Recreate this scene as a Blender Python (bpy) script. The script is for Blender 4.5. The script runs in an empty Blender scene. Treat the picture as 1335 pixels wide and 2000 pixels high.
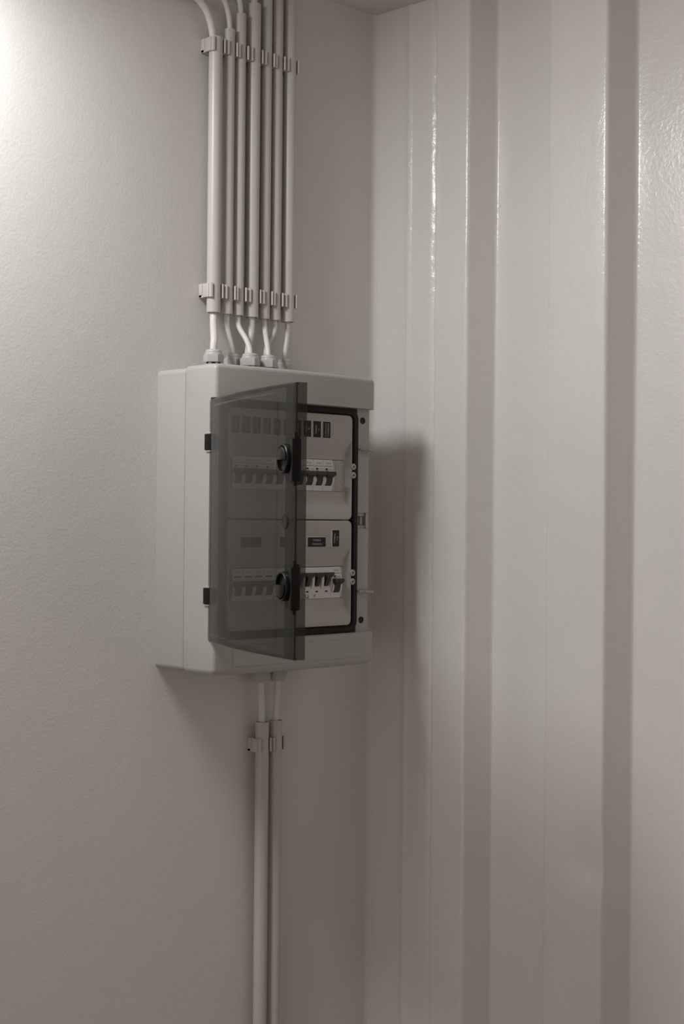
import bpy, bmesh, math, random
from mathutils import Vector, Matrix, noise

random.seed(7)
S = bpy.context.scene
COL = S.collection

# ------------------------------------------------------------------ camera
F_PX = 3040.02
cam_d = bpy.data.cameras.new('camera')
cam = bpy.data.objects.new('camera', cam_d)
COL.objects.link(cam)
cam_d.sensor_fit = 'VERTICAL'
cam_d.sensor_height = 36.0
cam_d.sensor_width = 24.0
cam_d.lens = F_PX / 2000.0 * 36.0
cam_d.clip_start = 0.05
YAW, PIT, ROL = 0.78215, 0.00468, 0.00878
_r = Vector((math.cos(YAW), -math.sin(YAW), 0))
_f = Vector((math.sin(YAW), math.cos(YAW), 0))
_u = Vector((0, 0, 1))
_f2 = _f * math.cos(PIT) + _u * math.sin(PIT)
_u2 = _u * math.cos(PIT) - _f * math.sin(PIT)
_r3 = _r * math.cos(ROL) + _u2 * math.sin(ROL)
_u3 = _u2 * math.cos(ROL) - _r * math.sin(ROL)
cam.matrix_world = Matrix(((_r3.x, _u3.x, -_f2.x, -1.32717),
                           (_r3.y, _u3.y, -_f2.y, -1.69989),
                           (_r3.z, _u3.z, -_f2.z, 0.20922),
                           (0, 0, 0, 1)))
S.camera = cam

# ------------------------------------------------------------------ light
S.view_settings.view_transform = 'Standard'
S.view_settings.look = 'None'
S.view_settings.gamma = 1.0
S.view_settings.use_curve_mapping = False
S.view_settings.exposure = 0.0

W_ = bpy.data.worlds.new('world')
S.world = W_
W_.use_nodes = True
bg = W_.node_tree.nodes['Background']
bg.inputs[0].default_value = (1.0, 0.85, 0.69, 1)
bg.inputs[1].default_value = 0.18

def area(name, loc, target, sx, sy, power, col):
    d = bpy.data.lights.new(name, 'AREA')
    d.shape = 'RECTANGLE'
    d.size, d.size_y = sx, sy
    d.energy = power
    d.color = col
    o = bpy.data.objects.new(name, d)
    COL.objects.link(o)
    o.location = loc
    o.rotation_euler = (Vector(target) - Vector(loc)).to_track_quat('-Z', 'Y').to_euler()
    return o
area('lamp_near_box', (-0.60, -0.20, 0.94), (-0.60 + math.tan(math.radians(8)), -0.20 - math.tan(math.radians(14)), -0.06), 0.47, 0.12, 9.2, (1.0, 0.995, 0.99))
# added warm fill panel at the far left end of the room
area('fill_room_end', (-2.6, -1.2, -0.1), (0.0, -1.2, -0.1), 2.0, 2.0, 6.4, (1.0, 0.92, 0.83))

# ------------------------------------------------------------------ materials
def mat(name, col, rough=0.5, bump=None, spec=0.5, coat=0.0):
    m = bpy.data.materials.new(name)
    m.use_nodes = True
    nt = m.node_tree
    b = nt.nodes['Principled BSDF']
    b.inputs['Base Color'].default_value = (*col, 1)
    b.inputs['Roughness'].default_value = rough
    b.inputs['Specular IOR Level'].default_value = spec
    if coat:
        b.inputs['Coat Weight'].default_value = coat
        b.inputs['Coat Roughness'].default_value = 0.14
    tc = nt.nodes.new('ShaderNodeTexCoord')
    # faint tonal mottling so that no surface is a flat colour
    n0 = nt.nodes.new('ShaderNodeTexNoise')
    n0.inputs['Scale'].default_value = 9.0
    n0.inputs['Detail'].default_value = 4.0
    nt.links.new(tc.outputs['Object'], n0.inputs['Vector'])
    mr = nt.nodes.new('ShaderNodeMapRange')
    mr.inputs['To Min'].default_value = 0.97
    mr.inputs['To Max'].default_value = 1.03
    nt.links.new(n0.outputs['Fac'], mr.inputs['Value'])
    hs = nt.nodes.new('ShaderNodeHueSaturation')
    hs.inputs['Color'].default_value = (*col, 1)
    nt.links.new(mr.outputs['Result'], hs.inputs['Value'])
    nt.links.new(hs.outputs['Color'], b.inputs['Base Color'])
    prev = None
    for (sc, st, dist) in (bump or []):
        n = nt.nodes.new('ShaderNodeTexNoise')
        n.inputs['Scale'].default_value = sc
        n.inputs['Detail'].default_value = 3.0
        nt.links.new(tc.outputs['Object'], n.inputs['Vector'])
        bp = nt.nodes.new('ShaderNodeBump')
        bp.inputs['Strength'].default_value = st
        bp.inputs['Distance'].default_value = dist
        nt.links.new(n.outputs['Fac'], bp.inputs['Height'])
        if prev:
            nt.links.new(prev.outputs['Normal'], bp.inputs['Normal'])
        prev = bp
    if prev:
        nt.links.new(prev.outputs['Normal'], b.inputs['Normal'])
        nt.links.new(prev.outputs['Normal'], b.inputs['Coat Normal'])
    return m

M = {}
M['wall'] = mat('cream_wall_paint', (0.745, 0.73, 0.71), 0.55, [(260, 0.35, 0.0008), (40, 0.12, 0.002)], 0.35)
M['steel'] = mat('cream_steel_gloss_paint', (0.785, 0.77, 0.75), 0.28, [(420, 0.22, 0.0006), (170, 0.40, 0.0010), (38, 0.16, 0.002)], 0.5, 0.45)
M['ceil'] = mat('cream_ceiling_paint', (0.70, 0.675, 0.64), 0.5, [(160, 0.2, 0.001)], 0.4)
M['floor'] = mat('grey_floor', (0.36, 0.33, 0.30), 0.5, [(60, 0.2, 0.001)], 0.4)
M['plastic'] = mat('light_grey_plastic', (0.415, 0.41, 0.395), 0.36, [(900, 0.08, 0.0004)], 0.45)
M['cover'] = mat('grey_cover_plastic', (0.47, 0.455, 0.43), 0.42, [(900, 0.08, 0.0004)], 0.4)
M['pvc'] = mat('cream_pvc', (0.56, 0.54, 0.505), 0.35, [(300, 0.04, 0.0005)], 0.5)
M['cable'] = mat('white_cable_sheath', (0.72, 0.70, 0.655), 0.42, [(200, 0.05, 0.0005)], 0.45)
M['gland'] = mat('grey_nylon', (0.49, 0.49, 0.48), 0.38, None, 0.5)
M['black'] = mat('black_rubber', (0.008, 0.008, 0.007), 0.55, None, 0.3)
M['lockblack'] = mat('black_nylon', (0.006, 0.006, 0.0055), 0.34, None, 0.3)
M['sticker'] = mat('black_label_tape', (0.010, 0.010, 0.009), 0.5, None, 0.3)
M['seam_shade'] = mat('dark_grey_seam_shade', (0.10, 0.095, 0.085), 0.6, None, 0.2)  # dark tone stands in for shade in the cover joint
M['white'] = mat('white_breaker_plastic', (0.74, 0.73, 0.71), 0.45, None, 0.4)
M['ink'] = mat('dark_print', (0.03, 0.03, 0.03), 0.6, None, 0.2)
M['greyink'] = mat('grey_print', (0.28, 0.26, 0.24), 0.6, None, 0.2)
M['orange'] = mat('ochre_print', (0.55, 0.36, 0.17), 0.6, None, 0.2)
M['toggle'] = mat('dark_grey_toggle', (0.026, 0.026, 0.024), 0.4, None, 0.4)
M['lettering'] = mat('white_print', (0.62, 0.60, 0.56), 0.6, None, 0.2)
M['edge'] = mat('label_tape_edge', (0.70, 0.68, 0.65), 0.5, None, 0.3)

def smoked():
    m = bpy.data.materials.new('smoked_polycarbonate')
    m.use_nodes = True
    nt = m.node_tree
    nt.nodes.clear()
    out = nt.nodes.new('ShaderNodeOutputMaterial')
    tr = nt.nodes.new('ShaderNodeBsdfTransparent')
    tr.inputs[0].default_value = (0.55, 0.548, 0.535, 1)
    gl = nt.nodes.new('ShaderNodeBsdfGlossy')
    gl.inputs['Roughness'].default_value = 0.09
    gl.inputs['Color'].default_value = (0.9, 0.9, 0.9, 1)
    df = nt.nodes.new('ShaderNodeBsdfDiffuse')
    df.inputs['Color'].default_value = (0.10, 0.10, 0.095, 1)
    lw = nt.nodes.new('ShaderNodeLayerWeight')
    lw.inputs['Blend'].default_value = 0.5
    p5 = nt.nodes.new('ShaderNodeMath'); p5.operation = 'POWER'; p5.inputs[1].default_value = 5.0
    ma = nt.nodes.new('ShaderNodeMath'); ma.operation = 'MULTIPLY_ADD'
    ma.inputs[1].default_value = 0.6; ma.inputs[2].default_value = 0.035
    nt.links.new(lw.outputs['Facing'], p5.inputs[0])
    nt.links.new(p5.outputs[0], ma.inputs[0])
    m1 = nt.nodes.new('ShaderNodeMixShader'); m1.inputs[0].default_value = 0.10
    nt.links.new(tr.outputs[0], m1.inputs[1]); nt.links.new(df.outputs[0], m1.inputs[2])
    m2 = nt.nodes.new('ShaderNodeMixShader')
    nt.links.new(ma.outputs[0], m2.inputs[0])
    nt.links.new(m1.outputs[0], m2.inputs[1]); nt.links.new(gl.outputs[0], m2.inputs[2])
    nt.links.new(m2.outputs[0], out.inputs[0])
    return m
M['smoked'] = smoked()

# ------------------------------------------------------------------ mesh helper
class MB:
    def __init__(s):
        s.bm = bmesh.new()
    def _mi(s, faces, mi):
        for f in faces:
            f.material_index = mi
    def box(s, x0, x1, y0, y1, z0, z1, mi=0, bev=0.0, seg=2):
        r = bmesh.ops.create_cube(s.bm, size=1.0)
        vs = r['verts']
        for v in vs:
            v.co = Vector(((x0 + x1) / 2 + v.co.x * (x1 - x0), (y0 + y1) / 2 + v.co.y * (y1 - y0), (z0 + z1) / 2 + v.co.z * (z1 - z0)))
        fs = list({f for v in vs for f in v.link_faces})
        s._mi(fs, mi)
        if bev:
            es = list({e for v in vs for e in v.link_edges})
            g = bmesh.ops.bevel(s.bm, geom=es, offset=bev, segments=seg, affect='EDGES', profile=0.5)
            s._mi(g['faces'], mi)
        return s
    def loft(s, rings, mi=0, cap0=True, cap1=True, closed_path=False):
        vr = [[s.bm.verts.new(p) for p in r] for r in rings]
        n = len(rings[0]); fs = []
        pairs = list(zip(vr[:-1], vr[1:]))
        if closed_path:
            pairs.append((vr[-1], vr[0]))
        for a, b in pairs:
            for i in range(n):
                j = (i + 1) % n
                fs.append(s.bm.faces.new((a[i], a[j], b[j], b[i])))
        if not closed_path:
            if cap0: fs.append(s.bm.faces.new(vr[0][::-1]))
            if cap1: fs.append(s.bm.faces.new(vr[-1]))
        s._mi(fs, mi)
        return s
    def prism(s, poly, axis, a, b, mi=0):
        # poly in the two other axes, extruded along axis from a to b
        def P(p, t):
            if axis == 'x': return (t, p[0], p[1])
            if axis == 'y': return (p[0], t, p[1])
            return (p[0], p[1], t)
        return s.loft([[P(p, a) for p in poly], [P(p, b) for p in poly]], mi)
    def lathe(s, prof, c, n=32, mi=0, axis='z', phase=0.0, closed=False):
        rings = []
        for (r, t) in prof:
            ring = []
            for i in range(n):
                th = phase + 2 * math.pi * i / n
                u, v = r * math.cos(th), r * math.sin(th)
                if axis == 'z': ring.append((c[0] + u, c[1] + v, c[2] + t))
                elif axis == 'y': ring.append((c[0] + u, c[1] - t, c[2] + v))
                else: ring.append((c[0] + t, c[1] + u, c[2] + v))
            rings.append(ring)
        return s.loft(rings, mi, closed_path=closed)
    def tube(s, pts, r, n=16, mi=0):
        pts = [Vector(p) for p in pts]
        rings = []
        up = None
        for i, p in enumerate(pts):
            t = (pts[min(i + 1, len(pts) - 1)] - pts[max(i - 1, 0)]).normalized()
            if up is None:
                up = Vector((0, 1, 0)) if abs(t.y) < 0.9 else Vector((1, 0, 0))
            a = (up - t * up.dot(t)).normalized()
            b = t.cross(a)
            up = a
            rings.append([p + a * (r * math.cos(2 * math.pi * k / n)) + b * (r * math.sin(2 * math.pi * k / n)) for k in range(n)])
        return s.loft(rings, mi)
    def text(s, txt, height, cx, y, cz, mi, vertical=False, width=None):
        # lettering in an x-z plane that faces -y; vertical lettering reads upwards
        cu = bpy.data.curves.new('lettering', 'FONT')
        cu.body = txt
        cu.size = 1.0
        cu.resolution_u = 2
        o = bpy.data.objects.new('lettering', cu)
        COL.objects.link(o)
        dg = bpy.context.evaluated_depsgraph_get()
        me = bpy.data.meshes.new_from_object(o.evaluated_get(dg))
        xs = [v.co.x for v in me.vertices]; ys = [v.co.y for v in me.vertices]
        x0, x1, y0, y1 = min(xs), max(xs), min(ys), max(ys)
        sy = height / (y1 - y0)
        sx = sy if width is None else width / (x1 - x0)
        vs = []
        for v in me.vertices:
            X = (v.co.x - (x0 + x1) / 2) * sx; Y = (v.co.y - (y0 + y1) / 2) * sy
            vs.append(s.bm.verts.new((cx - Y, y, cz + X) if vertical else (cx + X, y, cz + Y)))
        for p in me.polygons:
            try:
                f = s.bm.faces.new([vs[i] for i in p.vertices]); f.material_index = mi
            except ValueError:
                pass
        bpy.data.objects.remove(o); bpy.data.curves.remove(cu); bpy.data.meshes.remove(me)
        return s
    def build(s, name, mats, parent=None, origin=(0, 0, 0), smooth=True, angle=35, recalc=True):
        if recalc:
            bmesh.ops.recalc_face_normals(s.bm, faces=s.bm.faces[:])
        o3 = Vector(origin)
        for v in s.bm.verts:
            v.co -= o3
        me = bpy.data.meshes.new(name)
        s.bm.to_mesh(me); s.bm.free()
        if not isinstance(mats, (list, tuple)): mats = [mats]
        for m in mats: me.materials.append(M[m])
        if smooth:
            me.polygons.foreach_set('use_smooth', [True] * len(me.polygons))
            me.set_sharp_from_angle(angle=math.radians(angle))
        o = bpy.data.objects.new(name, me)
        COL.objects.link(o)
        if parent is not None:
            o.parent = parent
        else:
            o.location = o3
        return o

def tag(o, label=None, cat=None, group=None, kind=None):
    if label: o['label'] = label
    if cat: o['category'] = cat
    if group: o['group'] = group
    if kind: o['kind'] = kind
    return o

def empty(name, loc, label, cat, group=None):
    o = bpy.data.objects.new(name, None)
    o.empty_display_size = 0.02
    COL.objects.link(o)
    o.location = loc
    return tag(o, label, cat, group)

def copy_tree(o, parent=None):
    c = o.copy(); COL.objects.link(c); c.parent = parent
    for ch in list(o.children):
        copy_tree(ch, c)
    return c

def catmull(P, n=10):
    P = [Vector(p) for p in P]
    P = [P[0] * 2 - P[1]] + P + [P[-1] * 2 - P[-2]]
    out = []
    for i in range(1, len(P) - 2):
        a, b, c, d = P[i - 1:i + 3]
        for k in range(n):
            t = k / n
            out.append(0.5 * (2 * b + (c - a) * t + (2 * a - 5 * b + 4 * c - d) * t * t + (3 * b - a - 3 * c + d) * t ** 3))
    out.append(P[-2])
    return out

def rrect(x0, x1, z0, z1, r, n=6):
    pts = []
    for cx, cz, a0 in ((x1 - r, z1 - r, 0), (x0 + r, z1 - r, 90), (x0 + r, z0 + r, 180), (x1 - r, z0 + r, 270)):
        for k in range(n + 1):
            a = math.radians(a0 + 90 * k / n)
            pts.append((cx + r * math.cos(a), cz + r * math.sin(a)))
    return pts

# ------------------------------------------------------------------ room shell
XC = 0.4264           # plane of the corrugated steel wall
ZT, ZB = 1.0007, -1.30
mb = MB(); mb.box(-2.2, XC + 0.09, 0.0, 0.05, ZB, ZT)
tag(mb.build('wall_left', 'wall', smooth=False), kind='structure')
mb = MB(); mb.box(-2.2, XC + 0.12, -2.7, 0.05, ZT, ZT + 0.04)
tag(mb.build('ceiling', 'ceil', smooth=False), kind='structure')
mb = MB(); mb.box(-2.2, XC + 0.12, -2.7, 0.05, ZB - 0.05, ZB)
tag(mb.build('floor', 'floor', smooth=False), kind='structure')

def wall_profile():
    P = []                                    # (y, dx) with dx > 0 away from the room
    def arc(y, x, d0, d1, r, n=5):
        # fillet at corner (y,x) between incoming dir d0 and outgoing dir d1
        d0 = Vector(d0).normalized(); d1 = Vector(d1).normalized()
        ang = d0.angle(d1); t = r * math.tan(ang / 2)
        c = Vector((y, x)); a = c - d0 * t; b = c + d1 * t
        for k in range(n + 1):
            s = k / n
            q = a * (1 - s) ** 2 + c * 2 * s * (1 - s) + b * s * s
            P.append((q.x, q.y))
    F = (-1, 0); D = (-0.018, 0.0456); U = (-0.018, -0.0456)
    P.append((0.0, 0.0))
    for k in range(1, 6): P.append((-0.070 * k / 5, 0.0004 * k / 5))
    # folded edge of the corner post
    P += [(-0.0715, -0.0006), (-0.0735, -0.0014), (-0.0755, -0.0010), (-0.0800, 0.0002), (-0.0825, 0.0012)]
    for k in range(1, 5): P.append((-0.0825 - 0.042 * k / 4, 0.0012))
    # lap seam
    P += [(-0.1262, 0.0030), (-0.1278, 0.0032), (-0.1290, 0.0002), (-0.1306, -0.0014), (-0.1335, -0.0018), (-0.1365, -0.0010), (-0.142, -0.0002)]
    P += [(-0.155, 0.0), (-0.170, 0.0)]
    y = -0.193
    while y > -1.9:
        arc(y, 0.0, F, D, 0.0085)
        arc(y - 0.018, 0.0456, D, F, 0.0085)
        for k in range(1, 6): P.append((y - 0.018 - 0.012 - 0.090 * k / 6, 0.0456))
        arc(y - 0.132, 0.0456, F, U, 0.007)
        arc(y - 0.150, 0.0, U, F, 0.007)
        for k in range(1, 6): P.append((y - 0.150 - 0.010 - 0.080 * k / 6, 0.0))
        y -= 0.2495
    return P

def steel_wall():
    P = wall_profile()
    bm = bmesh.new()
    zs = []
    z = ZB
    while z < ZT - 1e-6:
        zs.append(z)
        z += 0.0045 if z > -0.55 else 0.05
    zs.append(ZT)
    grid = []
    for z in zs:
        row = []
        for (y, dx) in P:
            x = XC + dx
            yy = y
            # ragged seam and weld marks, gentle sheet waviness, two creases in the sheet
            e_seam = math.exp(-((y + 0.128) / 0.0035) ** 2)
            e_fold = math.exp(-((y + 0.075) / 0.004) ** 2)
            e_bend = math.exp(-((y + 0.193) / 0.008) ** 2) + 0.8 * math.exp(-((y + 0.211) / 0.007) ** 2)
            rough_z = 0.25 + 0.75 * math.exp(-((z - 0.12) / 0.28) ** 2)
            nv = noise.noise(Vector((y * 90, z * 95, 1.3)))
            nv2 = noise.noise(Vector((y * 20, z * 22, 5.1)))
            nv3 = noise.noise(Vector((y * 5, z * 3, 9.7)))
            x += nv * (0.0014 * e_seam + 0.0004 * e_fold + 0.0007 * e_bend * rough_z) + nv2 * 0.00035 * (1 + e_seam + e_bend) + nv3 * 0.0009
            yy += 0.0012 * noise.noise(Vector((z * 30, 3.3, y * 4))) * (e_seam + 0.5 * e_bend * rough_z)
            yy += 0.0016 * noise.noise(Vector((z * 2.2, 7.7, round(y * 8)))) * e_bend
            # creases
            for (cy, cz, sl, ry, amp) in ((-0.415, -0.268, 0.30, 0.032, 0.0065), (-0.168, -0.255, -0.15, 0.022, 0.0024)):
                zz = cz + (y - cy) * sl
                g = math.exp(-((y - cy) / ry) ** 2)
                t = (z - zz) / 0.022
                x += amp * g * (math.exp(-t * t) if t < 0 else math.exp(-(t * 0.45) ** 2))
            # small dent beside the second rib
            x += 0.002 * math.exp(-((y + 0.352) / 0.006) ** 2 - ((z - 0.745) / 0.012) ** 2)
            row.append(bm.verts.new((x, yy, z)))
        grid.append(row)
    for a, b in zip(grid[:-1], grid[1:]):
        for i in range(len(P) - 1):
            bm.faces.new((a[i], a[i + 1], b[i + 1], b[i]))
    bmesh.ops.recalc_face_normals(bm, faces=bm.faces[:])
    if bm.faces[0].normal.x > 0:
        bmesh.ops.reverse_faces(bm, faces=bm.faces[:])
    me = bpy.data.meshes.new('wall_right')
    bm.to_mesh(me); bm.free()
    me.materials.append(M['steel'])
    me.polygons.foreach_set('use_smooth', [True] * len(me.polygons))
    o = bpy.data.objects.new('wall_right', me)
    COL.objects.link(o)
    tag(o, kind='structure')
steel_wall()

# sealant bead down the corner
mb = MB()
R = 0.009
poly = [(XC + 0.001, 0.001)] + [(XC - R + R * math.cos(a), -R + R * math.sin(a)) for a in [math.radians(90 * k / 8) for k in range(9)]]
poly = [(XC + 0.001, 0.001), (XC - R, 0.0005)] + [(XC - R + R * math.sin(math.radians(90 * k / 8)), -R + R * math.cos(math.radians(90 * k / 8))) for k in range(9)] + [(XC + 0.0005, -R)]
mb.prism(poly, 'z', ZB, ZT)
tag(mb.build('trim_1', 'wall', angle=60), kind='structure')

# ------------------------------------------------------------------ distribution box
W, H = 0.303, 0.4145
ROOT = (0.15, 0.0, 0.0)
box = empty('distribution_box', ROOT, 'grey wall-mounted distribution box with its smoked door swung open', 'distribution box')

def yfront(x):
    t = (x - W / 2) / (W / 2)
    return -(0.1265 + 0.0105 * (1 - t * t))

def outline(i, yb, x0=0.0, x1=W, r=0.006, front=yfront, n=5):
    """plan outline of the enclosure, pulled in by i; bowed front, rounded front corners"""
    a, b = x0 + i, x1 - i
    pts = [(a + 0.0012, yb), (a + 0.0004, yb - 0.0004), (a, yb - 0.0012)]
    N = 22
    yl, yr = front(x0) + i, front(x1) + i
    for k in range(n + 1):
        t = math.radians(90 * k / n)
        pts.append((a + r - r * math.cos(t), yl + r - r * math.sin(t) - 0.0))
    for k in range(1, N):
        x = a + r + (b - a - 2 * r) * k / N
        # blend so the bowed line meets the corner arcs
        s = k / N
        base = yl * (1 - s) + yr * s
        pts.append((x, base + (front(x0 + (x1 - x0) * s) - (front(x0) * (1 - s) + front(x1) * s))))
    for k in range(n + 1):
        t = math.radians(90 * k / n)
        pts.append((b - r + r * math.sin(t), yr + r - r * math.cos(t)))
    pts += [(b, yb - 0.0012), (b - 0.0004, yb - 0.0004), (b - 0.0012, yb)]
    return pts

def fillet_layers(z0, z1, r0, r1, n=5):
    L = []
    if r0:
        for k in range(n + 1):
            t = math.radians(90 * k / n)
            L.append((z0 + r0 - r0 * math.cos(t), r0 - r0 * math.sin(t)))
    else:
        L.append((z0, 0.0))
    if r1:
        for k in range(n + 1):
            t = math.radians(90 * k / n)
            L.append((z1 - r1 + r1 * math.sin(t), r1 - r1 * math.cos(t)))
    else:
        L.append((z1, 0.0))
    return L

# base against the wall
mb = MB()
def bo(i):
    a, b = 0.0020 + i, W - 0.0020 - i
    return [(a, 0.0), (a, -0.0596), (a + 0.0012, -0.0606), (b - 0.0012, -0.0606), (b, -0.0596), (b, 0.0)]
mb.loft([[(x, y, z) for x, y in bo(i)] for z, i in fillet_layers(0.002, H - 0.0022, 0.008, 0.008)])
mb.build('base', 'plastic', box, ROOT)
# core in the joint between base and cover, coloured dark as the groove's shade
mb = MB(); mb.box(0.0040, W - 0.0040, -0.0645, -0.0598, 0.0042, H - 0.0045)
mb.build('seam_shade_core', 'seam_shade', box, ROOT)

# front cover: two bowed caps and the flat recessed middle between them
ZR0, ZR1 = 0.0461, 0.369
mb = MB()
for z0, z1, r0, r1 in ((ZR1, H, 0, 0.007), (0.0, ZR0, 0.009, 0)):
    mb.loft([[(x, y, z) for x, y in outline(i, -0.0636)] for z, i in fillet_layers(z0, z1, r0, r1)])
XM0, XM1 = 0.0, 0.3005
mb.box(XM0, XM1, -0.1085, -0.0640, ZR0, ZR1)
YF = -0.116
# flanges left and right of the opening
mb.box(XM0, 0.017, YF, -0.1085, ZR0, ZR1)
mb.box(0.276, XM1, YF, -0.1080, 0.2190, ZR1)
mb.box(0.276, XM1, YF, -0.1080, ZR0, 0.1960)
mb.box(0.2957, XM1, YF, -0.1080, 0.1955, 0.2195)
mb.box(0.276, 0.2957, YF + 0.003, -0.1080, 0.2142, 0.2192)
mb.box(0.276, 0.2957, YF + 0.003, -0.1080, 0.1958, 0.2006)
mb.build('front_cover', 'plastic', box, ROOT, angle=40)

# marking strip let into the lower cap
mb = MB()
def strip_band(d, inset):
    xs = [0.0316 + inset + (0.2727 - 0.0316 - 2 * inset) * k / 24 for k in range(25)]
    return [(x, yfront(x) - d) for x in xs]
def strip_solid(mb, d0, d1, z0, z1, ins=0):
    f = strip_band(d1, ins); b = strip_band(d0, ins)[::-1]
    mb.loft([[(x, y, z0) for x, y in f + b], [(x, y, z1) for x, y in f + b]])
strip_solid(mb, -0.003, 0.0007, 0.0125, 0.0385)
mb.build('marking_strip', 'plastic', box, ROOT, angle=40)

# latch socket in the right flange
mb = MB(); mb.box(0.288, 0.2935, YF + 0.0045, -0.1080, 0.2010, 0.2140, bev=0.0008)
mb.build('latch_socket', 'cover', box, ROOT)
# screw caps
for z in (0.3525, 0.0635):
    mb = MB()
    mb.lathe([(0.0001, 0.0004), (0.0025, 0.0004), (0.0040, 0.0007), (0.0046, 0.0009), (0.0049, 0.0), (0.0049, -0.002)], (0.2870, YF, z), 24, 0, 'y')
    mb.build('screw_cap', 'black', box, ROOT)
# door catches on the right flange
for z in (0.3105, 0.1050):
    mb = MB()
    mb.box(0.2790, 0.2925, YF - 0.0060, YF + 0.001, z - 0.0012, z + 0.0012, bev=0.0005)
    mb.loft([[(0.2905, YF - 0.0045, z - 0.001), (0.2905, YF - 0.010, z - 0.001), (0.2905, YF - 0.010, z + 0.0014), (0.2905, YF - 0.0045, z + 0.0014)],
             [(0.3020, YF - 0.0045, z - 0.003), (0.3020, YF - 0.010, z - 0.003), (0.3035, YF - 0.010, z + 0.0006), (0.3035, YF - 0.0045, z + 0.0006)]])
    mb.build('door_catch', 'plastic', box, ROOT)

# rubber gasket round the opening
mb = MB()
XG0, XG1, ZG0, ZG1 = 0.0148, 0.2780, 0.0456, 0.3700
def gring(i, y, r):
    return [(x, y, z) for x, z in rrect(XG0 + i, XG1 - i, ZG0 + i, ZG1 - i, max(r - i, 0.002), 8)]
gr = 0.018
mb.loft([gring(0, -0.1084, gr), gring(0.0, -0.1165, gr), gring(0.0015, -0.1180, gr), gring(0.0085, -0.1180, gr),
         gring(0.0105, -0.1165, gr), gring(0.0105, -0.1084, gr)], closed_path=True)
mb.build('gasket', 'black', box, ROOT)

# inner cover plates with recessed breaker slots
SX0, SX1 = 0.0388, 0.2542
plates = []
for (z0, z1, zs0, ztxt) in ((0.2089, 0.3585, 0.2488, 0), (0.0572, 0.2071, 0.0965, 1)):
    mb = MB()
    px0, px1 = 0.0292, 0.2637
    def ring(x0, x1, za, zb, y, r):
        return [(x, y, z) for x, z in rrect(x0, x1, za, zb, r, 5)]
    ro0, ro1 = zs0 - 0.0255, zs0 + 0.0725
    ri0, ri1 = zs0 - 0.0105, zs0 + 0.0555
    yf, ysl = -0.1190, -0.1120
    mb.loft([ring(px0, px1, z0, z1, -0.1084, 0.007), ring(px0, px1, z0, z1, yf + 0.0012, 0.007),
             ring(px0 + 0.0004, px1 - 0.0004, z0 + 0.0004, z1 - 0.0004, yf + 0.0004, 0.0068),
             ring(px0 + 0.0012, px1 - 0.0012, z0 + 0.0012, z1 - 0.0012, yf, 0.006),
             ring(px0 + 0.0024, px1 - 0.0024, ro0, ro1, yf, 0.0006),
             ring(SX0 - 0.0016, SX1 + 0.0016, ri0, ri1, ysl, 0.0006),
             ring(SX0, SX1, zs0, zs0 + 0.0455, ysl, 0.0003),
             ring(SX0, SX1, zs0, zs0 + 0.0455, -0.1086, 0.0003)], cap1=False, cap0=False)
    pl = mb.build('cover_plate', 'cover', box, ROOT, angle=25)
    plates.append(pl)
    # dark slot lining behind the breakers
    mb = MB(); mb.box(SX0 - 0.001, SX1 + 0.001, -0.1092, -0.1083, zs0 - 0.001, zs0 + 0.0465)
    mb.build('slot_backing', 'black', pl, ROOT)
    # blanking plates at the right end
    segs = ((0.2288, 0.2362), (0.2366, 0.2539)) if ztxt == 0 else ((0.2470, 0.2539),)
    for a, b in segs:
        mb = MB(); mb.box(a, b, -0.1118, -0.1090, zs0 + 0.0005, zs0 + 0.0448, bev=0.0003)
        if ztxt == 0 and a > 0.236:
            for zz, hh in ((0.032, 0.006), (0.024, 0.003), (0.019, 0.003), (0.010, 0.004)):
                mb.box(0.2500, 0.2508, -0.1123, -0.1116, zs0 + zz - hh / 2, zs0 + zz + hh / 2, bev=0.0002)
        mb.build('blanking_plate', 'cover', pl, ROOT)
    # quarter-turn plate fixings
    for zz in ((0.2850, 0.2727) if ztxt == 0 else (0.1322, 0.1195)):
        mb = MB()
        mb.lathe([(0.0014, 0.0), (0.0014, 0.0034), (0.0022, 0.0040), (0.0042, 0.0036), (0.0048, 0.0026), (0.0048, -0.004), (0.0014, -0.004)], (0.2655, -0.1170, zz), 24, 0, 'y')
        mb.lathe([(0.0001, -0.0005), (0.0013, -0.0005), (0.0013, -0.003), (0.0001, -0.003)], (0.2655, -0.1170, zz), 12, 1, 'y')
        mb.build('plate_fixing', ['plastic', 'black'], pl, ROOT)

YS = -0.1190
def sticker(parent, x0, x1, z0, z1, lines, vertical, border=(1, 1, 1, 1)):
    mb = MB()
    bl, br, bt, bb = [0.0008 * k for k in border]
    mb.box(x0 - bl, x1 + br, YS - 0.0003, YS + 0.0002, z0 - bb, z1 + bt, 1)
    mb.box(x0, x1, YS - 0.0006, YS, z0, z1, 0)
    yy = YS - 0.00075
    cx, cz = (x0 + x1) / 2, (z0 + z1) / 2
    n = len(lines)
    for k, (t, hgt, wid) in enumerate(lines):
        off = (k - (n - 1) / 2) * (0.0050 if vertical else -0.0052)
        if vertical: mb.text(t, hgt, cx + off, yy, cz, 2, True, wid)
        else: mb.text(t, hgt, cx, yy, cz + off, 2, False, wid)
    return mb.build('label_sticker', ['sticker', 'edge', 'lettering'], parent, ROOT, smooth=False, recalc=False)

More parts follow.
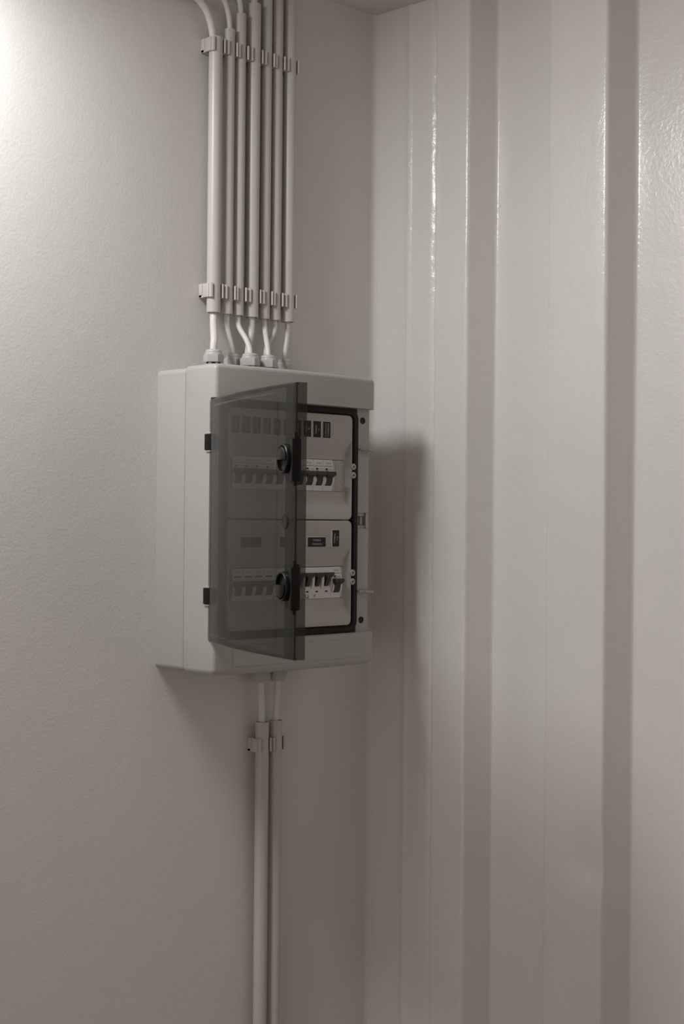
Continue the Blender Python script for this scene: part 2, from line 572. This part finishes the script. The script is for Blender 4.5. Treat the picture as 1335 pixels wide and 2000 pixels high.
for k in range(10):
    xc = 0.0408 + 0.01896 * k
    if k == 9: L = [('ILUMINAÇÃO', 0.0030, 0.0195), ('CONTENTOR', 0.0030, 0.0185)]
    elif k == 8: L = [('TOMADA', 0.0029, 0.0125), ('6', 0.0029, None)]
    elif k == 7: L = [('TOMADA', 0.0029, 0.0125), ('5', 0.0029, None)]
    else: L = [('TOMADA', 0.0029, 0.0125)]
    b = (0.4, 1.0, 0.5, 0.6)
    sticker(plates[0], xc - 0.0072, xc + 0.0072, 0.3243, 0.3472, L, True, b)
sticker(plates[1], 0.0517, 0.0890, 0.1703, 0.1840, [], False, (1.4, 0, 1.4, 0))
sticker(plates[1], 0.1235, 0.1370, 0.1703, 0.1840, [], True, (1.8, 0, 1.0, 0))
sticker(plates[1], 0.1762, 0.2108, 0.1703, 0.1836, [('TOMADA', 0.0030, 0.0155), ('TRIFÁSICA', 0.0034, 0.0190)], False, (1.9, 0.2, 1.6, 0))
sticker(plates[1], 0.2244, 0.2377, 0.1703, 0.1938, [('TOMADA', 0.0026, 0.0135), ('1/2', 0.0028, 0.0050)], True, (1.9, 0.4, 1.2, 0))

# cable glands
def gland(x, y, rh, up=True, z0=None, rc=0.005):
    mb = MB(); d = 1 if up else -1
    z = (H - 0.003) if up else 0.004
    hexr = rh / math.cos(math.pi / 6)
    def P(l): return [(r, t * d) for r, t in l]
    mb.lathe(P([(rh * 0.9, -0.004), (rh * 0.9, 0.003), (hexr, 0.003), (hexr, 0.0105), (rh * 0.88, 0.0112), (rh * 0.88, 0.013)]), (x, y, z), 6, 0, phase=0.35)
    mb.lathe(P([(rh * 0.80, 0.010), (rh * 0.80, 0.0155)]), (x, y, z), 24, 1)
    mb.lathe(P([(hexr * 0.97, 0.0134), (hexr, 0.0142), (hexr, 0.0235), (rh * 0.98, 0.0252)]), (x, y, z), 6, 0, phase=0.28)
    mb.lathe(P([(rh * 1.0, 0.0236), (rh * 1.0, 0.0252), (rh * 0.96, 0.0262), (rh * 0.90, 0.0266), (rh * 0.92, 0.0276), (rh * 0.90, 0.0290), (rh * 0.82, 0.0303), (rh * 0.66, 0.0312), (rc + 0.0004, 0.0315), (rc + 0.0004, 0.028)]), (x, y, z), 36, 0)
    return mb.build('cable_gland', ['gland', 'black'], box, ROOT, angle=40)
GL = [(0.0636, -0.0450, 0.0122, 0.0052), (0.1197, -0.0200, 0.0104, 0.0040), (0.1310, -0.0450, 0.0122, 0.0040), (0.1490, -0.0195, 0.0106, 0.0050),
      (0.1650, -0.0455, 0.0117, 0.0040), (0.1830, -0.0190, 0.0106, 0.0040), (0.2188, -0.0200, 0.0108, 0.0042)]
for x, y, r, rc in GL: gland(x, y, r, True, None, rc)
for x, y in ((0.1782, -0.0215), (0.2108, -0.0215)): gland(x, y, 0.0118, False, None, 0.0050)

# hinges
for z in (0.3100, 0.1060):
    mb = MB()
    mb.box(-0.0030, 0.0060, -0.1215, -0.1070, z - 0.0108, z + 0.0108, 0, bev=0.0008)
    mb.box(0.0040, 0.0095, -0.1245, -0.1100, z - 0.0085, z + 0.0085, 0, bev=0.0008)
    mb.box(-0.0020, 0.0045, -0.1205, -0.1090, z + 0.0108, z + 0.0130, 1, bev=0.0004)
    mb.box(-0.0020, 0.0045, -0.1205, -0.1090, z - 0.0130, z - 0.0108, 1, bev=0.0004)
    mb.build('hinge', ['lockblack', 'plastic'], box, ROOT)

# smoked door, modelled shut and then swung open on its hinge
HX, HY = 0.006, -0.118
DX0, DX1, DZ0, DZ1 = 0.0008, 0.3040, 0.0466, 0.3666
def sdf_rr(x, z, x0, x1, z0, z1, r):
    qx = abs(x - (x0 + x1) / 2) - (x1 - x0) / 2 + r; qz = abs(z - (z0 + z1) / 2) - (z1 - z0) / 2 + r
    return math.hypot(max(qx, 0), max(qz, 0)) + min(max(qx, qz), 0) - r
def door_out(x, z):
    t = (x - (DX0 + DX1) / 2) / ((DX1 - DX0) / 2)
    y = -(0.1245 + 0.0100 * (1 - t * t))
    d = sdf_rr(x, z, 0.0235, 0.2660, DZ0 + 0.010, DZ1 - 0.010, 0.010)
    s = min(max((-d + 0.0014) / 0.0028, 0), 1); s = s * s * (3 - 2 * s)
    y -= 0.0018 * s
    zz = min(max((min(z - DZ0, DZ1 - z) - 0.010) / 0.006, 0), 1)
    y -= 0.0012 * math.exp(-((x - 0.0195) / 0.0016) ** 2) * zz
    e = min(x - DX0, DX1 - x, z - DZ0, DZ1 - z)
    if e < 0.003: y += 0.003 - math.sqrt(max(0.003 ** 2 - (0.003 - e) ** 2, 0))
    return y
def knots(a, b, extra, n):
    k = set([a + (b - a) * i / n for i in range(n + 1)])
    for c in extra:
        for j in range(-4, 5):
            v = c + j * 0.0006
            if a <= v <= b: k.add(v)
    for j in (0.0002, 0.0006, 0.0012, 0.002, 0.003):
        k.add(a + j); k.add(b - j)
    return sorted(k)
KX = knots(DX0, DX1, (0.0195, 0.0235, 0.2660), 40)
KZ = knots(DZ0, DZ1, (DZ0 + 0.010, DZ1 - 0.010), 40)
mb = MB()
go = [[mb.bm.verts.new((x, door_out(x, z), z)) for x in KX] for z in KZ]
gi = [[mb.bm.verts.new((x, door_out(x, z) * 0 - (0.1218 + 0.0100 * (1 - ((x - (DX0 + DX1) / 2) / ((DX1 - DX0) / 2)) ** 2)), z)) for x in KX] for z in KZ]
nx, nz = len(KX), len(KZ)
for j in range(nz - 1):
    for i in range(nx - 1):
        mb.bm.faces.new((go[j][i], go[j][i + 1], go[j + 1][i + 1], go[j + 1][i]))
        mb.bm.faces.new((gi[j][i + 1], gi[j][i], gi[j + 1][i], gi[j + 1][i + 1]))
for j in range(nz - 1):
    mb.bm.faces.new((go[j + 1][0], gi[j + 1][0], gi[j][0], go[j][0]))
    mb.bm.faces.new((go[j][nx - 1], gi[j][nx - 1], gi[j + 1][nx - 1], go[j + 1][nx - 1]))
for i in range(nx - 1):
    mb.bm.faces.new((go[0][i], gi[0][i], gi[0][i + 1], go[0][i + 1]))
    mb.bm.faces.new((go[nz - 1][i + 1], gi[nz - 1][i + 1], gi[nz - 1][i], go[nz - 1][i]))
door = mb.build('door', 'smoked', box, (HX, HY, 0.0), angle=40)
door.location = (HX - ROOT[0], HY - ROOT[1], 0.0)
DOOR_ANGLE = -111.2
door.rotation_euler = (0, 0, math.radians(DOOR_ANGLE))
DO = (HX, HY, 0.0)
# rim of the door tray: free edge, top and bottom
mb = MB(); mb.box(DX1 - 0.0026, DX1, -0.1216, -0.1085, DZ0, DZ1, bev=0.0006)
mb.build('edge_rim', 'smoked', door, DO)
for z0, z1 in ((DZ0, DZ0 + 0.0025), (DZ1 - 0.0025, DZ1)):
    mb = MB()
    xs = [DX0 + 0.004 + (DX1 - 0.0035 - DX0 - 0.004) * k / 24 for k in range(25)]
    f = [(x, -(0.1216 + 0.0100 * (1 - ((x - (DX0 + DX1) / 2) / ((DX1 - DX0) / 2)) ** 2))) for x in xs]
    b = [(x, -0.1172) for x in xs[::-1]]
    mb.loft([[(x, y, z0) for x, y in f + b], [(x, y, z1) for x, y in f + b]])
    mb.build('end_rim', 'smoked', door, DO, angle=40)
# stiffening rib behind the latch edge
mb = MB(); mb.box(0.2680, DX1 - 0.0030, -0.1205, -0.1188, DZ0 + 0.003, DZ1 - 0.003)
mb.build('edge_rib', 'smoked', door, DO)
# emboss between the two latches
mb = MB()
xk = 0.2835; yk = door_out(xk, 0.2)
mb.lathe([(0.0001, 0.0004), (0.0066, 0.0004), (0.0072, 0.0010), (0.0080, 0.0010), (0.0086, 0.0), (0.0086, -0.0015), (0.0001, -0.0015)], (xk, yk, 0.2055), 28, 0, 'y')
mb.build('emboss', 'smoked', door, DO)
# rotary latches
for z, rot in ((0.2790, 0.0), (0.1310, math.pi)):
    mb = MB()
    xk = 0.2850; yk = -0.1272
    # collar
    mb.lathe([(0.0150, 0.0), (0.0172, 0.0), (0.0172, 0.0042), (0.0162, 0.0052), (0.0150, 0.0048), (0.0146, 0.0010)], (xk, yk, z), 36, 0, 'y', closed=True)
    # dished floor
    mb.lathe([(0.0001, -0.0040), (0.0090, -0.0034), (0.0148, 0.0008), (0.0148, -0.0060), (0.0001, -0.0060)], (xk, yk, z), 36, 0, 'y')
    # half-moon grip
    s = -1 if rot else 1
    pts = [(xk + 0.0136 * math.cos(a), z + s * 0.0136 * math.sin(a)) for a in [math.radians(-8 + 196 * k / 18) for k in range(19)]]
    if rot: pts = pts[::-1]
    pin = [(xk + (p[0] - xk) * 0.86, z + (p[1] - z) * 0.86 + s * 0.0003) for p in pts]
    mb.loft([[(x, yk, zz) for x, zz in pts], [(x, yk - 0.0056, zz) for x, zz in pts], [(x, yk - 0.0070, zz) for x, zz in pin]])
    # latch body reaching round the free edge
    mb.box(0.2700, 0.3000, -0.1215, -0.1140, z - 0.026, z + 0.026, 0, bev=0.0015)
    mb.box(0.2970, 0.3062, -0.1275, -0.1155, z - 0.027, z + 0.023, 0, bev=0.0018)
    mb.box(0.3000, 0.3052, -0.1245, -0.1200, z - 0.032, z + 0.030, 0, bev=0.0012)
    mb.build('rotary_latch', 'lockblack', door, DO, angle=40)

# ------------------------------------------------------------------ breakers
ORD = ['leftmost', 'second', 'third', 'fourth', 'fifth', 'sixth', 'seventh', 'eighth', 'ninth', 'rightmost']
YB = -0.1120          # floor of the slot; local y = 0 there, z = 0 at the slot bottom, x = 0 at left side
BW = 0.01885
def breaker_proto(print_dark):
    root = bpy.data.objects.new('circuit_breaker', None)
    root.empty_display_size = 0.01
    COL.objects.link(root)
    mb = MB()
    w = BW
    top = [(0.003, 0.0), (0.003, 0.0448), (-0.0012, 0.0448), (-0.0034, 0.0370), (-0.0044, 0.0270), (-0.0044, 0.0225), (0.003, 0.0225)]
    mb.prism(top, 'x', 0.0002, w - 0.0002)
    bot = [(0.003, 0.0004), (-0.0012, 0.0004), (-0.0020, 0.0040), (-0.0024, 0.0080), (0.003, 0.0080)]
    mb.prism(bot, 'x', 0.0002, w - 0.0002)
    rid = [(0.003, 0.0078)] + [(-0.0024 - 0.0030 * math.sin(math.radians(180 * k / 8)) * 0.8 - 0.0020 * k / 8, 0.0078 + 0.0150 * k / 8) for k in range(9)] + [(0.003, 0.0228)]
    mb.prism(rid, 'x', 0.0002, 0.0031); mb.prism(rid, 'x', w - 0.0031, w - 0.0002)
    # printing on the sloped face
    def on(z):      # y of the printed face at height z
        return -0.00125 - (0.0022 if z > 0.037 else 0.0) * (0.0448 - z) / 0.0078 if z > 0.037 else -0.0034 - 0.0010 * (0.0370 - z) / 0.0100
    def mark(x0, x1, z0, z1, mi):
        vs = [mb.bm.verts.new(p) for p in ((x0, on(z0) - 0.00018, z0), (x1, on(z0) - 0.00018, z0), (x1, on(z1) - 0.00018, z1), (x0, on(z1) - 0.00018, z1))]
        f = mb.bm.faces.new(vs); f.material_index = mi
    mb.text('Aslo', 0.0027, w * 0.50, on(0.0385) - 0.0006, 0.0400, 2, False, 0.0100)
    if not print_dark:
        mark(0.0010, w - 0.0010, 0.0350, 0.0363, 3)
        mark(0.0028, 0.0075, 0.0303, 0.0325, 1)
        mb.text('C16', 0.0018, 0.0108, on(0.0312) - 0.0003, 0.0315, 2, False, 0.0042)
        mark(0.0148, 0.0156, 0.0285, 0.0330, 2)
        mark(0.0028, 0.0090, 0.0286, 0.0292, 1)
        mark(0.0028, 0.0108, 0.0258, 0.0268, 1)
        mark(0.0125, 0.0165, 0.0248, 0.0262, 2)
    else:
        mark(0.0030, 0.0155, 0.0325, 0.0350, 1)
        mark(0.0060, 0.0125, 0.0295, 0.0300, 2)
        mark(0.0060, 0.0118, 0.0272, 0.0277, 2)
    body = mb.build('body', ['white', 'ink', 'greyink', 'orange'], root, (0, 0, 0), angle=30, recalc=False)
    mb = MB()
    # toggle: neck filling the slot, tied flat tip on top
    neck = [(0.003, 0.0086), (-0.0024, 0.0086), (-0.0042, 0.0130), (-0.0056, 0.0180), (-0.0072, 0.0222), (-0.0090, 0.0240), (0.003, 0.0240)]
    mb.prism(neck, 'x', 0.0034, w - 0.0034)
    mb.loft([[(0.0030, -0.0060, 0.0195), (w - 0.0030, -0.0060, 0.0195), (w - 0.0030, -0.0092, 0.0215), (0.0030, -0.0092, 0.0215)],
             [(0.0003, -0.0062, 0.0228), (w - 0.0003, -0.0062, 0.0228), (w - 0.0003, -0.0108, 0.0236), (0.0003, -0.0108, 0.0236)],
             [(0.0003, -0.0058, 0.0272), (w - 0.0003, -0.0058, 0.0272), (w - 0.0003, -0.0104, 0.0270), (0.0003, -0.0104, 0.0270)],
             [(0.0010, -0.0050, 0.0280), (w - 0.0010, -0.0050, 0.0280), (w - 0.0010, -0.0092, 0.0280), (0.0010, -0.0092, 0.0280)]])
    mb.build('toggle', 'toggle', root, (0, 0, 0), angle=30)
    return root

def fix_normals(o):
    bm = bmesh.new(); bm.from_mesh(o.data)
    bmesh.ops.recalc_face_normals(bm, faces=bm.faces[:])
    bm.to_mesh(o.data); bm.free()

pa = breaker_proto(False)
Z_UP, Z_LOW = 0.2488, 0.0965
under = ['first', 'second', 'third', 'fourth', 'fifth', 'sixth', 'seventh']
for k in range(10):
    o = pa if k == 0 else copy_tree(pa)
    o.location = (0.0392 + 0.01896 * k, YB, Z_UP)
    if k == 9: lb = 'white breaker with dark toggle, top row, beside the blanking plate at the right end'
    elif k == 8: lb = 'white breaker with dark toggle, top row, second from the right end'
    elif k == 7: lb = 'white breaker with dark toggle, top row, third from the right beside the door edge'
    elif k == 0: lb = 'white breaker behind the smoked door, leftmost in the top row'
    else: lb = 'white breaker behind the smoked door, %s from the left in the top row' % ORD[k]
    tag(o, lb, 'circuit breaker', 'breakers in the top row')
pb = breaker_proto(True)
for k in range(4):
    o = pb if k == 0 else copy_tree(pb)
    o.location = (0.0406 + 0.01915 * k, YB, Z_LOW)
    lb = 'white breaker behind the smoked door, %s in the bottom row' % ('leftmost' if k == 0 else ORD[k] + ' from the left')
    tag(o, lb, 'circuit breaker', 'breakers in the bottom row')
o = copy_tree(pa)
o.location = (0.2277, YB, Z_LOW)
tag(o, 'white breaker with dark toggle, rightmost in the bottom row beside the four-pole unit', 'circuit breaker', 'breakers in the bottom row')

# add-on test-button module, two widths
r = empty('residual_current_device', (0.1178, YB, Z_LOW), 'white test-button module with round dark button, behind the door in the bottom row', 'circuit breaker')
mb = MB()
w = 0.0356
mb.prism([(0.003, 0.0004), (-0.0016, 0.0004), (-0.0030, 0.0100), (-0.0034, 0.0370), (-0.0012, 0.0448), (0.003, 0.0448)], 'x', 0.0002, w)
for x0, x1, z0, z1 in ((0.004, 0.012, 0.0150, 0.0158), (0.004, 0.010, 0.0130, 0.0137), (0.004, 0.013, 0.0070, 0.0078), (0.004, 0.009, 0.0045, 0.0052), (0.018, 0.028, 0.0300, 0.0308), (0.018, 0.025, 0.0270, 0.0277)):
    yk = -0.0036 if z0 > 0.01 else -0.0030
    mb.box(x0, x1, yk - 0.0002, yk + 0.0012, z0, z1, 1)
mb.build('body', ['white', 'ink'], r, (0, 0, 0), angle=30)
mb = MB()
mb.lathe([(0.0001, 0.0036), (0.0046, 0.0036), (0.0054, 0.0028), (0.0056, -0.001), (0.0001, -0.001)], (0.0078, -0.0030, 0.0310), 28, 0, 'y')
mb.build('test_button', 'toggle', r, (0, 0, 0))

# four-pole breaker
r = empty('four_pole_breaker', (0.1536, YB, Z_LOW), 'wide white four-pole breaker with four dark toggles in the bottom row', 'circuit breaker')
mb = MB()
w4 = 0.0738; p4 = w4 / 4
mb.prism([(0.003, 0.0368), (-0.0058, 0.0362), (-0.0052, 0.0400), (-0.0028, 0.0446), (0.003, 0.0448)], 'x', 0.0, w4)
mb.prism([(0.003, 0.0004), (-0.0014, 0.0004), (-0.0032, 0.0140), (0.003, 0.0142)], 'x', 0.0, w4)
mb.prism([(0.003, 0.0140), (0.001, 0.0140), (0.001, 0.0366), (0.003, 0.0366)], 'x', 0.0, w4)
for k in range(5):
    xa = max(k * p4 - 0.0022, 0.0); xb = min(k * p4 + 0.0022, w4)
    mb.prism([(0.003, 0.0138), (-0.0032, 0.0138), (-0.0046, 0.0200), (-0.0052, 0.0260), (-0.0056, 0.0366), (0.003, 0.0366)], 'x', xa, xb)
for k in range(4):
    mb.prism([(0.0012, 0.0140), (-0.0031, 0.0140), (-0.0006, 0.0205), (0.0012, 0.0250)], 'x', k * p4 + 0.0022, (k + 1) * p4 - 0.0022)
    xm = k * p4 + p4 * 0.45
    mb.box(xm - 0.0022, xm + 0.0022, -0.0031, -0.0018, 0.0094, 0.0112, 1)
yb = -0.0021
mb.text('CE', 0.0058, 2 * p4 - 0.0105 + 0.0010, yb - 0.0001, 0.0042, 1, False, 0.0068)
mb.box(1 * p4 + 0.0015, 1 * p4 + 0.0055, -0.0022, -0.0010, 0.0046, 0.0052, 1)
mb.box(2 * p4 + 0.0030, 2 * p4 + 0.0066, -0.0024, -0.0010, 0.0050, 0.0060, 2)
mb.box(2 * p4 + 0.0030, 2 * p4 + 0.0066, -0.0021, -0.0010, 0.0028, 0.0038, 2)
mb.box(1 * p4 + 0.0055, 1 * p4 + 0.0095, -0.0030, -0.0012, 0.0122, 0.0130, 2)
mb.build('body', ['white', 'ink', 'greyink'], r, (0, 0, 0), angle=30)
for k in range(4):
    x0 = k * p4
    mb = MB()
    mb.loft([[(x0 + 0.0046, -0.0050, 0.0300), (x0 + p4 - 0.0046, -0.0050, 0.0300), (x0 + p4 - 0.0046, -0.0088, 0.0300), (x0 + 0.0046, -0.0088, 0.0300)],
             [(x0 + 0.0006, -0.0050, 0.0340), (x0 + p4 - 0.0006, -0.0050, 0.0340), (x0 + p4 - 0.0006, -0.0102, 0.0346), (x0 + 0.0006, -0.0102, 0.0346)],
             [(x0 + 0.0002, -0.0044, 0.0368), (x0 + p4 - 0.0002, -0.0044, 0.0368), (x0 + p4 - 0.0002, -0.0096, 0.0372), (x0 + 0.0002, -0.0096, 0.0372)]])
    mb.prism([(0.001, 0.0165), (-0.0030, 0.0180), (-0.0052, 0.0230), (-0.0068, 0.0280), (-0.0080, 0.0310), (0.001, 0.0320)], 'x', x0 + 0.0058, x0 + p4 - 0.0062)
    mb.build('toggle', 'toggle', r, (0, 0, 0), angle=30)

# ------------------------------------------------------------------ conduits, cables, clips
CY = -0.018
CX = [0.0855, 0.1105, 0.1311, 0.1570, 0.1815, 0.2023, 0.2275]
CR = [0.0098, 0.0080, 0.0080, 0.0097, 0.0080, 0.0080, 0.0097]
CT = [0.8865, 0.9030, 0.9298, 0.9500, 0.9720, 0.9750, 0.9780]
CB = 0.4985
KR = [0.0051, 0.0037, 0.0038, 0.0048, 0.0037, 0.0036, 0.0037]
POS = ['leftmost', 'second from left', 'third from left', 'middle', 'third from right', 'second from right', 'rightmost']
def conduit(x, r, z0, z1):
    mb = MB(); ri = r - 0.0013
    mb.lathe([(r, z0), (r, z1 - 0.0004), (r - 0.0004, z1), (ri, z1), (ri, z0), (r - 0.0004, z0)], (x, CY, 0), 40, 0, closed=True)
    o = mb.build('conduit', 'pvc', None, (x, CY, z0), angle=40)
    return o
for k in range(7):
    tp = ['its cable curving out leftwards', 'top slightly above the first', 'narrow with open top', 'wide with open top',
          'narrow, running out of the photo', 'narrow, left of the last', 'wide, nearest the room corner'][k]
    tag(conduit(CX[k], CR[k], CB, CT[k]), '%s of seven cream conduits above the box, %s' % (POS[k], tp), 'conduit', 'conduits above the box')
LX = [0.1845, 0.2112]
for k in range(2):
    tag(conduit(LX[k], 0.0097, ZB, -0.0852), 'grey-cream conduit running down below the box, %s of the two' % ('left', 'right')[k], 'conduit', 'conduits below the box')

# cables into the glands
MID = [[(0.0828, -0.021, 0.470), (0.0665, -0.042, 0.450)],
       [(0.1110, -0.0185, 0.480), (0.1165, -0.0195, 0.460)],
       [(0.1300, -0.022, 0.482), (0.1325, -0.035, 0.463)],
       [(0.1560, -0.0185, 0.478), (0.1520, -0.0190, 0.460)],
       [(0.1795, -0.022, 0.482), (0.1700, -0.036, 0.465)],
       [(0.2010, -0.0185, 0.482), (0.1880, -0.0190, 0.463)],
       [(0.2265, -0.0185, 0.478), (0.2220, -0.0195, 0.455)]]
MID[0] = [(0.0800, -0.0250, 0.478), (0.0670, -0.0420, 0.458)]
ZH = [0.937, 0.9540, 0.9640, 0.9720, 0.9830, 0.9880, 0.9930]
for k in range(7):
    gx, gy, _, _ = GL[k]
    x = CX[k]; r = KR[k]
    path = [(gx, gy, H + 0.004), (gx, gy, H + 0.030)] + MID[k][::-1] + [(x, CY, 0.4985), (x, CY, 0.53)]
    path = catmull(path, 8)
    zt = CT[k] - 0.03
    off = -0.0028 if k < 3 else 0.002
    if k == 0:
        top = [(x, CY, zt), (0.0805, CY, 0.885), (0.0765, CY, 0.9020), (0.0700, CY, 0.9165), (0.0610, CY, 0.9265), (0.0500, CY, 0.9330), (0.030, CY, ZH[0]), (0.0, CY, ZH[0] + 0.001)]
    elif k == 1:
        top = [(x, CY, zt), (0.1108, CY, 0.904), (0.1092, CY, 0.9190), (0.1052, CY, 0.9325), (0.0990, CY, 0.9430), (0.0880, CY, 0.9500), (0.068, CY, ZH[1]), (0.03, CY, ZH[1])]
    else:
        z0 = CT[k]; dz = ZH[k] - z0
        top = [(x, CY, zt), (x, CY, z0), (x - 0.001, CY, z0 + dz * 0.35), (x - 0.005, CY, z0 + dz * 0.68), (x - 0.013, CY, z0 + dz * 0.90), (x - 0.026, CY, ZH[k]), (x - 0.06, CY, ZH[k])]
    top = catmull(top, 8) + [Vector((-0.5, CY, ZH[k])), Vector((-1.1, CY, ZH[k]))]
    mb = MB(); mb.tube(path + top, r, 18)
    bend = ['thick and nearly straight, into the front left gland', 'slanting right into the second gland', 'bending right in front of the next cable',
            'passing behind the bent third cable', 'bending right in front of its neighbour', 'slanting left behind the fifth cable', 'thin and straight, into the last gland'][k]
    tag(mb.build('cable', 'cable', None, (gx, gy, H), angle=60), 'white cable above the box, %s' % bend, 'cable', 'cables entering the box from above')
for k, gx in enumerate((0.1782, 0.2108)):
    p = catmull([(gx, -0.0215, -0.004), (gx, -0.0215, -0.030), (gx + (LX[k] - gx) * 0.5, -0.020, -0.058), (LX[k] - 0.001, -0.0185, -0.088), (LX[k], CY, -0.13), (LX[k], CY, -0.3)], 8)
    mb = MB(); mb.tube(p + [Vector((LX[k], CY, ZB + 0.01))], 0.0049, 18)
    tag(mb.build('cable', 'cable', None, (gx, -0.0215, -0.03), angle=60), 'cable below the box dropping into the %s lower conduit' % ('left', 'right')[k], 'cable', 'cables leaving the box below')

def clip(x, r, z, th=0.0022):
    mb = MB()
    h = 0.0098
    a = x - r - 0.0002
    mb.box(a - th, x + r + 0.0002 + th, -0.0065, 0.0, z - h, z + h, bev=0.0005)
    for s in (-1, 1):
        xi = x + s * (r + 0.0002)
        pl = [(0, 0), (th, 0), (th, -0.0235), (th * 0.7, -0.0265), (-0.0006, -0.0275), (-0.0016, -0.0262), (-0.0008, -0.0240), (0, -0.0225)]
        poly = [(xi + s * u, v) for u, v in pl]
        if s < 0: poly = poly[::-1]
        mb.prism(poly, 'z', z - h, z + h)
        # moulded tongue and slot on the arm
        xa = xi + s * th
        lo, hi = sorted((xa - s * 0.0004, xa + s * 0.0009))
        mb.box(lo, hi, -0.0225, -0.0095, z - h + 0.0002, z + h - 0.0002, bev=0.0003)
        mb.box(lo, hi, -0.0082, -0.0010, z - h + 0.0035, z + h - 0.0002, bev=0.0003)
    return mb.build('conduit_clip', 'pvc', None, (x, 0, z), angle=30)
for row, z in (('upper', 0.8745), ('lower', 0.5290)):
    for k in range(7):
        tag(clip(CX[k], CR[k], z), 'cream clip holding the %s conduit above the box, %s row' % (POS[k], row), 'clip', 'clips in the %s row above the box' % row)
for k in range(2):
    tag(clip(LX[k], 0.0097, -0.1185), 'cream clip holding the %s conduit below the box' % ('left', 'right')[k], 'clip', 'clips below the box')
